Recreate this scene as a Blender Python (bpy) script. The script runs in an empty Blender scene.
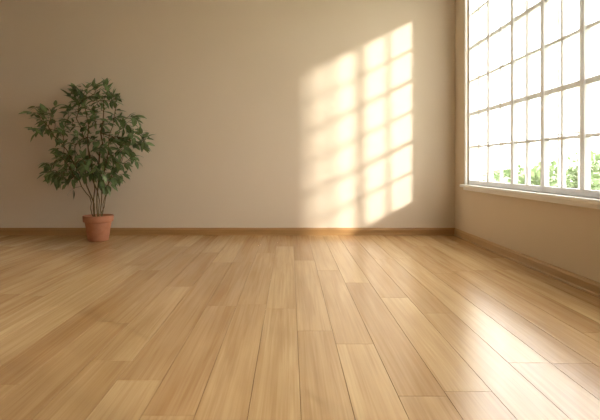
import bpy, bmesh, math, random
from mathutils import Vector, Matrix, Quaternion
random.seed(7)
S = bpy.context.scene
def srgb(r,g,b,a=1.0):
    f=lambda c:(c/255/12.92) if c/255<=0.04045 else ((c/255+0.055)/1.055)**2.4
    return (f(r),f(g),f(b),a)

# ---------------------------------------------------------------- params
F=480.0; VPX,VPY=290.0,165.0; H=1.0
YB=6.857          # back wall
XR=2.357          # right wall
XL=-4.6
YN=-1.6
ZC=3.8
WT=0.18
WY1=6.39; SW=0.62; NS=12; WY0=WY1-SW*NS
WZ0=0.74; WZ1=3.47

# ---------------------------------------------------------------- helpers
def new_obj(name, me, mat=None, parent=None, smooth=False):
    ob=bpy.data.objects.new(name,me); S.collection.objects.link(ob)
    if mat: me.materials.append(mat)
    if parent: ob.parent=parent
    if smooth:
        for p in me.polygons: p.use_smooth=True
    return ob
def empty(name,loc=(0,0,0)):
    e=bpy.data.objects.new(name,None); S.collection.objects.link(e); e.location=loc; e.empty_display_size=.2
    return e
def add_box(bm,x0,x1,y0,y1,z0,z1):
    vs=[bm.verts.new(p) for p in ((x0,y0,z0),(x1,y0,z0),(x1,y1,z0),(x0,y1,z0),(x0,y0,z1),(x1,y0,z1),(x1,y1,z1),(x0,y1,z1))]
    for f in ((0,3,2,1),(4,5,6,7),(0,1,5,4),(1,2,6,5),(2,3,7,6),(3,0,4,7)):
        bm.faces.new([vs[i] for i in f])
def boxes(name,lst,mat,parent=None,bevel=0):
    bm=bmesh.new()
    for b in lst: add_box(bm,*b)
    me=bpy.data.meshes.new(name); bm.to_mesh(me); bm.free()
    ob=new_obj(name,me,mat,parent)
    if bevel:
        m=ob.modifiers.new('bevel','BEVEL'); m.width=bevel; m.segments=2; m.limit_method='ANGLE'
    return ob
def extrude_profile(name,prof,axis,a,b,mat,flip=False,base=(0,0)):
    bm=bmesh.new(); r=[]
    for t in (a,b):
        row=[]
        for o,z in prof:
            row.append(bm.verts.new((t,base[0]-o,z) if axis=='x' else (base[0]-o,t,z) if not flip else (base[0]+o,t,z)))
        r.append(row)
    n=len(prof)
    for i in range(n): bm.faces.new((r[0][i],r[0][(i+1)%n],r[1][(i+1)%n],r[1][i]))
    bm.faces.new(r[0]); bm.faces.new(r[1][::-1])
    bmesh.ops.recalc_face_normals(bm,faces=bm.faces)
    me=bpy.data.meshes.new(name); bm.to_mesh(me); bm.free()
    return new_obj(name,me,mat)

def mat_base(name,col,rough=.6,spec=.5):
    m=bpy.data.materials.new(name); m.use_nodes=True
    b=m.node_tree.nodes['Principled BSDF']
    b.inputs['Base Color'].default_value=col; b.inputs['Roughness'].default_value=rough
    b.inputs['Specular IOR Level'].default_value=spec
    return m,m.node_tree,b
def N(nt,t,**k):
    n=nt.nodes.new(t)
    for a,v in k.items(): setattr(n,a,v)
    return n

def plaster(name,c1,c2):
    m,nt,b=mat_base(name,c1,.85,.2)
    tc=N(nt,'ShaderNodeTexCoord'); no=N(nt,'ShaderNodeTexNoise'); no.inputs['Scale'].default_value=1.3; no.inputs['Detail'].default_value=5
    mx=N(nt,'ShaderNodeMix',data_type='RGBA'); mx.inputs[6].default_value=c1; mx.inputs[7].default_value=c2
    nt.links.new(tc.outputs['Object'],no.inputs['Vector']); nt.links.new(no.outputs['Fac'],mx.inputs[0]); nt.links.new(mx.outputs[2],b.inputs['Base Color'])
    n2=N(nt,'ShaderNodeTexNoise'); n2.inputs['Scale'].default_value=120; n2.inputs['Detail'].default_value=3
    bp=N(nt,'ShaderNodeBump'); bp.inputs['Strength'].default_value=.08; bp.inputs['Distance'].default_value=.004
    nt.links.new(tc.outputs['Object'],n2.inputs['Vector']); nt.links.new(n2.outputs['Fac'],bp.inputs['Height']); nt.links.new(bp.outputs['Normal'],b.inputs['Normal'])
    return m
M_wall=plaster('wall_paint',srgb(230,216,196),srgb(226,211,190))
M_wall2=plaster('wall_dark_falloff',srgb(156,134,110),srgb(148,127,104))  # unseen walls given a dark colour to deepen light falloff on the left
M_ceil=plaster('ceiling_paint',srgb(235,230,222),srgb(232,227,218))
M_white,_,_=mat_base('window_sill_paint',srgb(250,250,250),.4,.4)
M_bar,nt,b=mat_base('window_bar_glow',srgb(250,250,250),.4,.4)
tl=N(nt,'ShaderNodeBsdfTranslucent'); tl.inputs['Color'].default_value=(.95,.96,.97,1); ms=N(nt,'ShaderNodeMixShader'); ms.inputs[0].default_value=.2  # translucency added so the opaque bars glow whiter with sky light
nt.links.new(b.outputs[0],ms.inputs[1]); nt.links.new(tl.outputs[0],ms.inputs[2]); nt.links.new(ms.outputs[0],nt.nodes['Material Output'].inputs[0])

def wood_trim(name,c1,c2,axis):
    m,nt,b=mat_base(name,c1,.4,.4)
    tc=N(nt,'ShaderNodeTexCoord'); mp=N(nt,'ShaderNodeMapping'); mp.inputs['Scale'].default_value=(2,40,60) if axis=='x' else (40,2,60)
    no=N(nt,'ShaderNodeTexNoise'); no.inputs['Scale'].default_value=1; no.inputs['Detail'].default_value=6
    mx=N(nt,'ShaderNodeMix',data_type='RGBA'); mx.inputs[6].default_value=c1; mx.inputs[7].default_value=c2
    nt.links.new(tc.outputs['Object'],mp.inputs[0]); nt.links.new(mp.outputs[0],no.inputs['Vector']); nt.links.new(no.outputs['Fac'],mx.inputs[0]); nt.links.new(mx.outputs[2],b.inputs['Base Color'])
    return m
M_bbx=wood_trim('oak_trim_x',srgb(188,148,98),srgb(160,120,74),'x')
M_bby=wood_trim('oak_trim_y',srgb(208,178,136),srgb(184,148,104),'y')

# ---------------------------------------------------------------- floor planks
def floor_mat():
    m,nt,b=mat_base('oak_floor',(.6,.4,.2,1),.3,1.0)
    tc=N(nt,'ShaderNodeTexCoord'); at=N(nt,'ShaderNodeAttribute',attribute_name='tint')
    sep=N(nt,'ShaderNodeSeparateColor'); nt.links.new(at.outputs['Color'],sep.inputs[0])
    off=N(nt,'ShaderNodeVectorMath',operation='SCALE'); nt.links.new(at.outputs['Color'],off.inputs[0]); off.inputs['Scale'].default_value=37.0
    add=N(nt,'ShaderNodeVectorMath',operation='ADD'); nt.links.new(tc.outputs['Object'],add.inputs[0]); nt.links.new(off.outputs[0],add.inputs[1])
    def noise(scale,detail,dist=0,sc=1.0):
        mp=N(nt,'ShaderNodeMapping'); mp.inputs['Scale'].default_value=scale
        no=N(nt,'ShaderNodeTexNoise'); no.inputs['Scale'].default_value=sc; no.inputs['Detail'].default_value=detail; no.inputs['Distortion'].default_value=dist
        nt.links.new(add.outputs[0],mp.inputs[0]); nt.links.new(mp.outputs[0],no.inputs['Vector']); return no
    g1=noise((8,.7,1),3,.6); g2=noise((120,2.2,1),3,.1); g3=noise((22,.55,1),4,1.6)
    r=N(nt,'ShaderNodeValToRGB'); e=r.color_ramp.elements
    e[0].position=.3; e[0].color=srgb(206,170,122); e[1].position=.72; e[1].color=srgb(228,197,150)
    nt.links.new(g1.outputs['Fac'],r.inputs[0])
    m1=N(nt,'ShaderNodeMix',data_type='RGBA',blend_type='MULTIPLY'); m1.inputs[0].default_value=.25
    rw=N(nt,'ShaderNodeValToRGB'); rw.color_ramp.elements[0].position=.38; rw.color_ramp.elements[0].color=srgb(196,160,122); rw.color_ramp.elements[1].position=.56; rw.color_ramp.elements[1].color=(1,1,1,1)
    nt.links.new(g3.outputs['Fac'],rw.inputs[0]); nt.links.new(r.outputs[0],m1.inputs[6]); nt.links.new(rw.outputs[0],m1.inputs[7])
    m2=N(nt,'ShaderNodeMix',data_type='RGBA',blend_type='MULTIPLY'); m2.inputs[0].default_value=.14
    r2=N(nt,'ShaderNodeValToRGB'); r2.color_ramp.elements[0].position=.32; r2.color_ramp.elements[0].color=srgb(175,140,105); r2.color_ramp.elements[1].position=.6; r2.color_ramp.elements[1].color=(1,1,1,1)
    nt.links.new(g2.outputs['Fac'],r2.inputs[0]); nt.links.new(m1.outputs[2],m2.inputs[6]); nt.links.new(r2.outputs[0],m2.inputs[7])
    r3=N(nt,'ShaderNodeValToRGB'); r3.color_ramp.elements[0].color=srgb(216,198,180); r3.color_ramp.elements[1].color=srgb(255,255,250)
    nt.links.new(sep.outputs[0],r3.inputs[0])
    m3=N(nt,'ShaderNodeMix',data_type='RGBA',blend_type='MULTIPLY'); m3.inputs[0].default_value=.7
    nt.links.new(m2.outputs[2],m3.inputs[6]); nt.links.new(r3.outputs[0],m3.inputs[7]); nt.links.new(m3.outputs[2],b.inputs['Base Color'])
    b.inputs['Roughness'].default_value=.25
    b.inputs['Coat Weight'].default_value=.25; b.inputs['Coat Roughness'].default_value=.2
    return m
M_floor=floor_mat()
M_gap,_,_=mat_base('plank_gap',srgb(136,102,68),.8,.1)
def build_floor():
    bm=bmesh.new(); cl=bm.loops.layers.float_color.new('tint'); PW=.212; g=.0014
    x=XL-.02; k=0
    while x<XR:
        y=YN-random.random()*2.2
        while y<YB:
            L=random.uniform(1.3,2.8); y1=min(y+L,YB); 
            a=max(y,YN); x1=min(x+PW,XR)
            if y1>a+.02:
                t=(random.random(),random.random(),random.random(),1)
                P=[(x+g,a+g,0),(x1-g,a+g,0),(x1-g,y1-g,0),(x+g,y1-g,0)]
                top=[bm.verts.new(p) for p in P]; bot=[bm.verts.new((p[0],p[1],-.006)) for p in P]
                fs=[bm.faces.new(top)]+[bm.faces.new((top[i],bot[i],bot[(i+1)%4],top[(i+1)%4])) for i in range(4)]
                for f in fs:
                    for l in f.loops: l[cl]=t
            y+=L
        x+=PW
    n=len(bm.faces)
    add_box(bm,XL-.2,XR+WT,YN,YB+.2,-.12,-.004)
    bm.faces.ensure_lookup_table()
    for f in bm.faces[n:]: f.material_index=1
    me=bpy.data.meshes.new('floor'); bm.to_mesh(me); bm.free()
    ob=new_obj('floor',me,M_floor); me.materials.append(M_gap)
build_floor()

# ---------------------------------------------------------------- walls
boxes('wall_back',[(XL-.2,XR+WT,YB,YB+.2,-.12,ZC)],M_wall)
boxes('wall_left',[(XL-.2,XL,YN,YB,-.12,ZC)],M_wall2)
boxes('wall_front',[(XL-.2,XR+WT,YN-.2,YN,-.12,ZC)],M_wall2)
boxes('wall_right',[(XR,XR+WT,YN,YB,-.12,WZ0),(XR,XR+WT,YN,YB,WZ1,ZC),(XR,XR+WT,WY1,YB,WZ0,WZ1),(XR,XR+WT,YN,WY0,WZ0,WZ1)],M_wall)
boxes('ceiling',[(XL-.2,XR+WT,YN-.2,YB+.2,ZC,ZC+.15)],M_ceil)

prof=[(0,0),(.026,0),(.026,.012),(.018,.02),(.018,.078),(.012,.09),(.010,.10),(0,.104)]
extrude_profile('baseboard_back',prof,'x',XL,XR,M_bbx,base=(YB,))
extrude_profile('baseboard_right',prof,'y',YN,YB-.026,M_bby,base=(XR,))
extrude_profile('baseboard_left',prof,'y',YN,YB-.026,M_bby,flip=True,base=(XL,))

# ---------------------------------------------------------------- window
win=empty('window_1',(XR,0,0))
def wbox(name,l,mat,bevel=0):
    return boxes(name,[(a-XR,b-XR,c,d,e,f) for a,b,c,d,e,f in l],mat,win,bevel)
fx0,fx1=XR+.02,XR+.075
wbox('sill',[(XR-.07,XR+WT,WY0-.05,WY1+.09,WZ0-.035,WZ0+.0),(XR-.03,XR,WY0-.03,WY1+.06,WZ0-.075,WZ0-.035)],M_white,.006)
wbox('casing',[(XR-.02,XR,WY1,WY1+.05,WZ0,WZ1+.05),(XR-.02,XR,WY0-.05,WY0,WZ0,WZ1+.05),(XR-.02,XR,WY0,WY1,WZ1,WZ1+.05)],M_white,.003)
fr=[(fx0,fx1,WY0,WY1,WZ0,WZ0+.06),(fx0,fx1,WY0,WY1,WZ1-.05,WZ1)]
for i in range(NS+1):
    y=WY1-SW*i; w=.030
    fr.append((fx0,fx1,max(y-w,WY0),min(y+w,WY1),WZ0+.06,WZ1-.05))
wbox('frame',fr,M_bar,.004)
z0=WZ0+.06; z1=WZ1-.05; NR=6
def grid(xa,xb,dy,dz,wv,wm,wh,wr):
    mu=[]
    for i in range(NS):
        ya=WY1-SW*(i+1)+dy; yb=WY1-SW*i+dy; yc=(ya+yb)/2
        mu.append((xa,xb,yc-wv,yc+wv,z0,z1))
        if wm: mu.append((xa,xb,max(ya-wm,WY0),ya+wm,z0,z1))
        for r in range(1,NR):
            z=z0+(z1-z0)*r/NR+dz; h=wr if r in (2,4) else wh
            mu.append((xa+.001,xb-.001,max(ya,WY0),yb,z-h,z+h))
    return mu
wbox('muntins',grid(fx0+.012,fx1-.012,0,0,.013,0,.013,.021),M_bar)
ox=XR+.135
wbox('storm_sash',grid(ox,ox+.02,-.070,.046,.008,.014,.008,.012)+[(ox,ox+.02,WY0,WY1,WZ0,WZ0+.05),(ox,ox+.02,WY0,WY1,WZ1-.03,WZ1)],M_white)
mg=bpy.data.materials.new('window_glass'); mg.use_nodes=True; nt=mg.node_tree; nt.nodes.clear()
o=N(nt,'ShaderNodeOutputMaterial'); mix=N(nt,'ShaderNodeMixShader'); tr=N(nt,'ShaderNodeBsdfTransparent'); gl=N(nt,'ShaderNodeBsdfGlossy'); gl.inputs['Roughness'].default_value=.02
mix.inputs[0].default_value=.04; nt.links.new(tr.outputs[0],mix.inputs[1]); nt.links.new(gl.outputs[0],mix.inputs[2]); nt.links.new(mix.outputs[0],o.inputs[0])
wbox('glass',[(XR+.048,XR+.052,WY0,WY1,WZ0+.03,WZ1-.03)],mg)

# ---------------------------------------------------------------- potted plant
PX,PY=-2.54,6.36
plant=empty('potted_ficus',(PX,PY,0))
def lathe(name,prof,mat,parent,seg=48):
    bm=bmesh.new(); rings=[]
    for r,z in prof:
        if r<=1e-6: rings.append([bm.verts.new((0,0,z))])
        else: rings.append([bm.verts.new((r*math.cos(2*math.pi*i/seg),r*math.sin(2*math.pi*i/seg),z)) for i in range(seg)])
    for a,b in zip(rings,rings[1:]):
        for i in range(seg):
            j=(i+1)%seg
            if len(a)==1: bm.faces.new((a[0],b[j],b[i]))
            elif len(b)==1: bm.faces.new((a[i],a[j],b[0]))
            else: bm.faces.new((a[i],a[j],b[j],b[i]))
    bmesh.ops.recalc_face_normals(bm,faces=bm.faces)
    me=bpy.data.meshes.new(name); bm.to_mesh(me); bm.free()
    return new_obj(name,me,mat,parent,True)
M_terra,nt,b=mat_base('terracotta',srgb(190,122,88),.75,.25)
no=N(nt,'ShaderNodeTexNoise'); no.inputs['Scale'].default_value=14; no.inputs['Detail'].default_value=6
tc=N(nt,'ShaderNodeTexCoord'); nt.links.new(tc.outputs['Object'],no.inputs['Vector'])
mx=N(nt,'ShaderNodeMix',data_type='RGBA'); mx.inputs[6].default_value=srgb(176,116,86); mx.inputs[7].default_value=srgb(200,144,114); nt.links.new(no.outputs['Fac'],mx.inputs[0]); nt.links.new(mx.outputs[2],b.inputs['Base Color'])
M_soil,_,_=mat_base('soil',srgb(62,44,32),.95,.1)
lathe('pot',[(0,0),(.118,0),(.128,.006),(.165,.235),(.168,.25),(.185,.252),(.19,.26),(.194,.325),(.190,.335),(.178,.335),(.172,.328),(.165,.27),(0,.26)],M_terra,plant)
lathe('soil',[(0,.305),(.10,.303),(.166,.295),(.166,.27)],M_soil,plant)
def px(u,v): # crown lobe position measured in the photo -> local metres at the plant's depth
    s=F/PY; return ((u-VPX)/s-PX, (VPY-v)/s+H)
lobes=[(95,110,26,25),(50,122,24,18),(126,130,20,20),(88,150,36,28),(64,172,20,20),(120,158,19,20),(104,180,16,16),(100,93,18,11),(38,112,12,8),(140,142,8,11),(78,95,13,11)]
cr=[]
for u,v,a,c in lobes:
    x,z=px(u,v); s=F/PY; cr.append((x,z,a/s,c/s))
rng=random.Random(21)
pts=[]
while len(pts)<310:
    x,z,a,c=rng.choices(cr,weights=[q[2]*q[3] for q in cr])[0]
    d=Vector((rng.gauss(0,1),rng.gauss(0,1),rng.gauss(0,1))).normalized()*(rng.random()**.4)
    p=Vector((x+d.x*a, d.y*min(.40,a*1.1), z+d.z*c))
    if p.y<.36 and p.z>.62: pts.append(p)
nodes=[];parent=[]
def addn(p,pa): nodes.append(p); parent.append(pa); return len(nodes)-1
stems=[(-.62,-.1,1.5),(-.38,.15,1.75),(-.15,-.15,1.9),(.05,.12,2.0),(.28,-.12,1.75),(.5,.1,1.45),(-.45,-.2,1.15),(.32,.2,1.2)]
for tx,ty,tz in stems:
    a=rng.random()*6.28; b0=Vector((.05*math.cos(a),.05*math.sin(a),.29)); k=addn(b0,-1)
    n=12; end=Vector((tx,ty,tz))
    for i in range(1,n+1):
        t=i/n; e=t**1.7
        p=Vector((b0.x+(end.x-b0.x)*e,b0.y+(end.y-b0.y)*e,b0.z+(end.z-b0.z)*t))
        p+=Vector((rng.gauss(0,.012),rng.gauss(0,.012),0)); k=addn(p,k)
pts.sort(key=lambda p:(p-Vector((0,0,1.2))).length)
twigs=[]
for p in pts:
    best=min((i for i in range(len(nodes)) if nodes[i].z<p.z+.12 and nodes[i].z>.5), key=lambda i:(nodes[i]-p).length, default=None)
    if best is None: continue
    a=nodes[best]; L=(p-a).length
    if L<.03: continue
    n=max(2,int(L/.07)); k=best
    side=Vector((rng.gauss(0,1),rng.gauss(0,1),abs(rng.gauss(0,1)))).normalized()*L*.12
    chain=[a]
    for i in range(1,n+1):
        t=i/n; q=a.lerp(p,t)+side*math.sin(t*math.pi); k=addn(q,k); chain.append(q)
    twigs.append(chain)
cnt=[0.0]*len(nodes)
for i in range(len(nodes)-1,-1,-1):
    if cnt[i]==0: cnt[i]=1
    if parent[i]>=0: cnt[parent[i]]+=cnt[i]
def rad(i): return min(.014,.0024*(cnt[i]**.38))
bm=bmesh.new()
for i,pa in enumerate(parent):
    if pa<0: continue
    a,b_=nodes[pa],nodes[i]; d=(b_-a)
    if d.length<1e-5: continue
    q=d.to_track_quat('Z','Y'); ra,rb=rad(pa),rad(i)
    if rad(i)<rad(pa)*.6: ra=rad(i)*1.2
    A=[];B=[]
    for k in range(6):
        c=Vector((math.cos(k*math.pi/3),math.sin(k*math.pi/3),0)); c=q@c
        A.append(bm.verts.new(a+c*ra)); B.append(bm.verts.new(b_+c*rb))
    for k in range(6): bm.faces.new((A[k],A[(k+1)%6],B[(k+1)%6],B[k]))
me=bpy.data.meshes.new('stems'); bm.to_mesh(me); bm.free()
M_bark,_,_=mat_base('bark',srgb(112,94,62),.8,.2)
new_obj('stems',me,M_bark,plant,True)

def leaf_mat(name,c_dark,c_light):
    m,nt,b=mat_base(name,c_dark,.42,.45)
    at=N(nt,'ShaderNodeAttribute',attribute_name='tint'); sp=N(nt,'ShaderNodeSeparateColor'); nt.links.new(at.outputs['Color'],sp.inputs[0])
    mx=N(nt,'ShaderNodeMix',data_type='RGBA'); mx.inputs[6].default_value=c_dark; mx.inputs[7].default_value=c_light
    nt.links.new(sp.outputs[0],mx.inputs[0])
    m2=N(nt,'ShaderNodeMix',data_type='RGBA'); nt.links.new(mx.outputs[2],m2.inputs[6]); m2.inputs[7].default_value=tuple(min(1,c*1.7) for c in c_light[:3])+(1,)
    ml=N(nt,'ShaderNodeMath',operation='MULTIPLY'); ml.inputs[1].default_value=.55; nt.links.new(sp.outputs[1],ml.inputs[0]); nt.links.new(ml.outputs[0],m2.inputs[0])
    nt.links.new(m2.outputs[2],b.inputs['Base Color'])
    tl=N(nt,'ShaderNodeBsdfTranslucent'); nt.links.new(m2.outputs[2],tl.inputs['Color']); ms=N(nt,'ShaderNodeMixShader'); ms.inputs[0].default_value=.22
    nt.links.new(b.outputs[0],ms.inputs[1]); nt.links.new(tl.outputs[0],ms.inputs[2]); nt.links.new(ms.outputs[0],nt.nodes['Material Output'].inputs[0])
    return m
M_leaf=leaf_mat('leaf_green',srgb(64,84,50),srgb(120,140,92))
def leaf(bm,cl,base,direc,up,L,W,R):
    x=direc.normalized(); s=x.cross(up)
    if s.length<1e-3: s=x.cross(Vector((1,0,0)))
    s.normalize(); u=s.cross(x).normalized()
    prof=[(0,.02),(.12,.30),(.32,.50),(.55,.46),(.78,.26),(.92,.10),(1,.0)]
    droop=R.uniform(.1,.35); fold=R.uniform(.1,.3); tint=R.random()
    rows=[]
    for t,w in prof:
        c=base+x*(L*t)-u*(droop*L*t*t); ww=w*W
        if w==0: rows.append([bm.verts.new(c)]); continue
        rows.append([bm.verts.new(c-s*ww+u*fold*ww),bm.verts.new(c),bm.verts.new(c+s*ww+u*fold*ww)])
    for a,b in zip(rows,rows[1:]):
        for k in (0,1):
            if len(b)==1: f=bm.faces.new((a[k],a[k+1],b[0]))
            else: f=bm.faces.new((a[k],a[k+1],b[k+1],b[k]))
            f.smooth=True
            for l in f.loops:
                mid=1.0 if (l.vert is a[1] or (len(b)>1 and l.vert is b[1])) else 0.0
                l[cl]=(tint,mid*.6,0,1)
bm=bmesh.new(); cl=bm.loops.layers.float_color.new('tint'); nl=0
for ch in twigs:
    tip=ch[-1]; d=(ch[-1]-ch[-2]).normalized()
    out=Vector((tip.x,tip.y*.6,(tip.z-1.2)*.6)); out=out.normalized() if out.length>.01 else Vector((0,0,1))
    leafs=[(tip,d)]
    for k in range(rng.choice((2,3,3))):
        t=rng.uniform(.45,.98); idx=min(len(ch)-2,int(t*(len(ch)-1))); p=ch[idx].lerp(ch[idx+1],rng.random())
        leafs.append((p,None))
    for p,dd in leafs:
        r=Vector((rng.gauss(0,1),rng.gauss(0,1),rng.gauss(0,.6))).normalized()
        v=(r*.9+out*.45+Vector((0,0,-.28))+(d*.5)) if dd is None else (d+out*.3+Vector((0,0,-.25))+r*.3)
        v.normalize()
        LL=rng.uniform(.09,.145)
        if p.y+v.y*LL>.44: v.y=-abs(v.y)
        up=Vector((rng.gauss(0,.35),rng.gauss(0,.35)-.25,1)).normalized()
        leaf(bm,cl,p+v*.01,v,up,LL,LL*rng.uniform(.36,.46),rng); nl+=1
me=bpy.data.meshes.new('leaves'); bm.to_mesh(me); bm.free()
new_obj('leaves',me,M_leaf,plant)

# ---------------------------------------------------------------- outside
M_grass,nt,b=mat_base('lawn',srgb(150,165,110),.95,.1)
no=N(nt,'ShaderNodeTexNoise'); no.inputs['Scale'].default_value=3; mx=N(nt,'ShaderNodeMix',data_type='RGBA'); mx.inputs[6].default_value=srgb(150,160,130); mx.inputs[7].default_value=srgb(176,178,156)
nt.links.new(no.outputs['Fac'],mx.inputs[0]); nt.links.new(mx.outputs[2],b.inputs['Base Color'])
boxes('ground',[(-40,60,-30,90,-.5,-.3)],M_grass)
M_blocker=plaster('sun_blocker_stucco',srgb(205,195,180),srgb(198,188,172))
ex=4.6; ye=5.13-(ex-XR)/1.29
boxes('sun_blocker_wall',[(ex,ex+.25,-.2,ye,-.3,5.2),(ex-.04,ex+.29,-.2,ye-.01,5.2,5.28)],M_blocker)  # unseen wall, added to block sun through the nearer sashes
M_bush=leaf_mat('shrub_green',srgb(92,112,74),srgb(132,150,108))
def shrub(name,loc,rx,rz,n,seed,ls=.2,par=None):
    R=random.Random(seed); bm=bmesh.new(); cl=bm.loops.layers.float_color.new('tint')
    for _ in range(n):
        d=Vector((R.gauss(0,1),R.gauss(0,1),R.gauss(0,1))).normalized()
        k=R.uniform(.65,1)*(1+.18*math.sin(d.x*5+seed)+.15*math.sin(d.z*6+seed*2))
        p=Vector((d.x*rx*k,d.y*rx*k,rz+d.z*rz*k))
        leaf(bm,cl,p,(d+Vector((R.gauss(0,.5),R.gauss(0,.5),R.gauss(0,.5)))),Vector((R.gauss(0,.3),R.gauss(0,.3),1)),ls,ls*.55,R)
    me=bpy.data.meshes.new(name); bm.to_mesh(me); bm.free(); o=new_obj(name,me,M_bush,par); o.location=loc; return o
for i,(x,y,rx,rz) in enumerate([(8.2,15.0,1.0,.68),(9.2,14.2,.9,.75),(11.2,17.0,1.2,.9),(7.6,16.5,.9,.62),(6.6,13,.6,.5)]):
    shrub('garden_shrub' ,(x,y,-.3),rx,rz,900,i+3)
shade_tree=empty('unseen_shade_tree',(9.9,-5.6,-.3))  # unseen tree, added to thin and dapple sun on the left floor
shrub('crown',(0,0,3.5),3.2,2.7,2300,5,.36,shade_tree)
lathe('trunk',[(.26,0),(.19,.4),(.15,2.2),(.13,4.4),(.05,7.2),(0,7.4)],M_bark,shade_tree,12)

# ---------------------------------------------------------------- light
w=bpy.data.worlds.new('World'); S.world=w; w.use_nodes=True
bg=w.node_tree.nodes['Background']; bg.inputs[0].default_value=(1,.985,.95,1); bg.inputs[1].default_value=8.4
sd=bpy.data.lights.new('sun','SUN'); sd.energy=7.6; sd.color=(1,.955,.87); sd.angle=math.radians(3.8)
so=bpy.data.objects.new('sun',sd); S.collection.objects.link(so); so.location=(10,-6,8)
so.rotation_euler=Vector((-1.29,1,-.66)).to_track_quat('-Z','Y').to_euler()

# ---------------------------------------------------------------- camera
cd=bpy.data.cameras.new('camera'); co=bpy.data.objects.new('camera',cd); S.collection.objects.link(co); S.camera=co
co.location=(0,0,H); co.rotation_euler=(math.radians(90),0,0)
cd.sensor_width=36; cd.lens=F/600*36; cd.shift_x=(300-VPX)/600; cd.shift_y=-(210-VPY)/600
cd.clip_end=300
S.view_settings.view_transform='Standard'
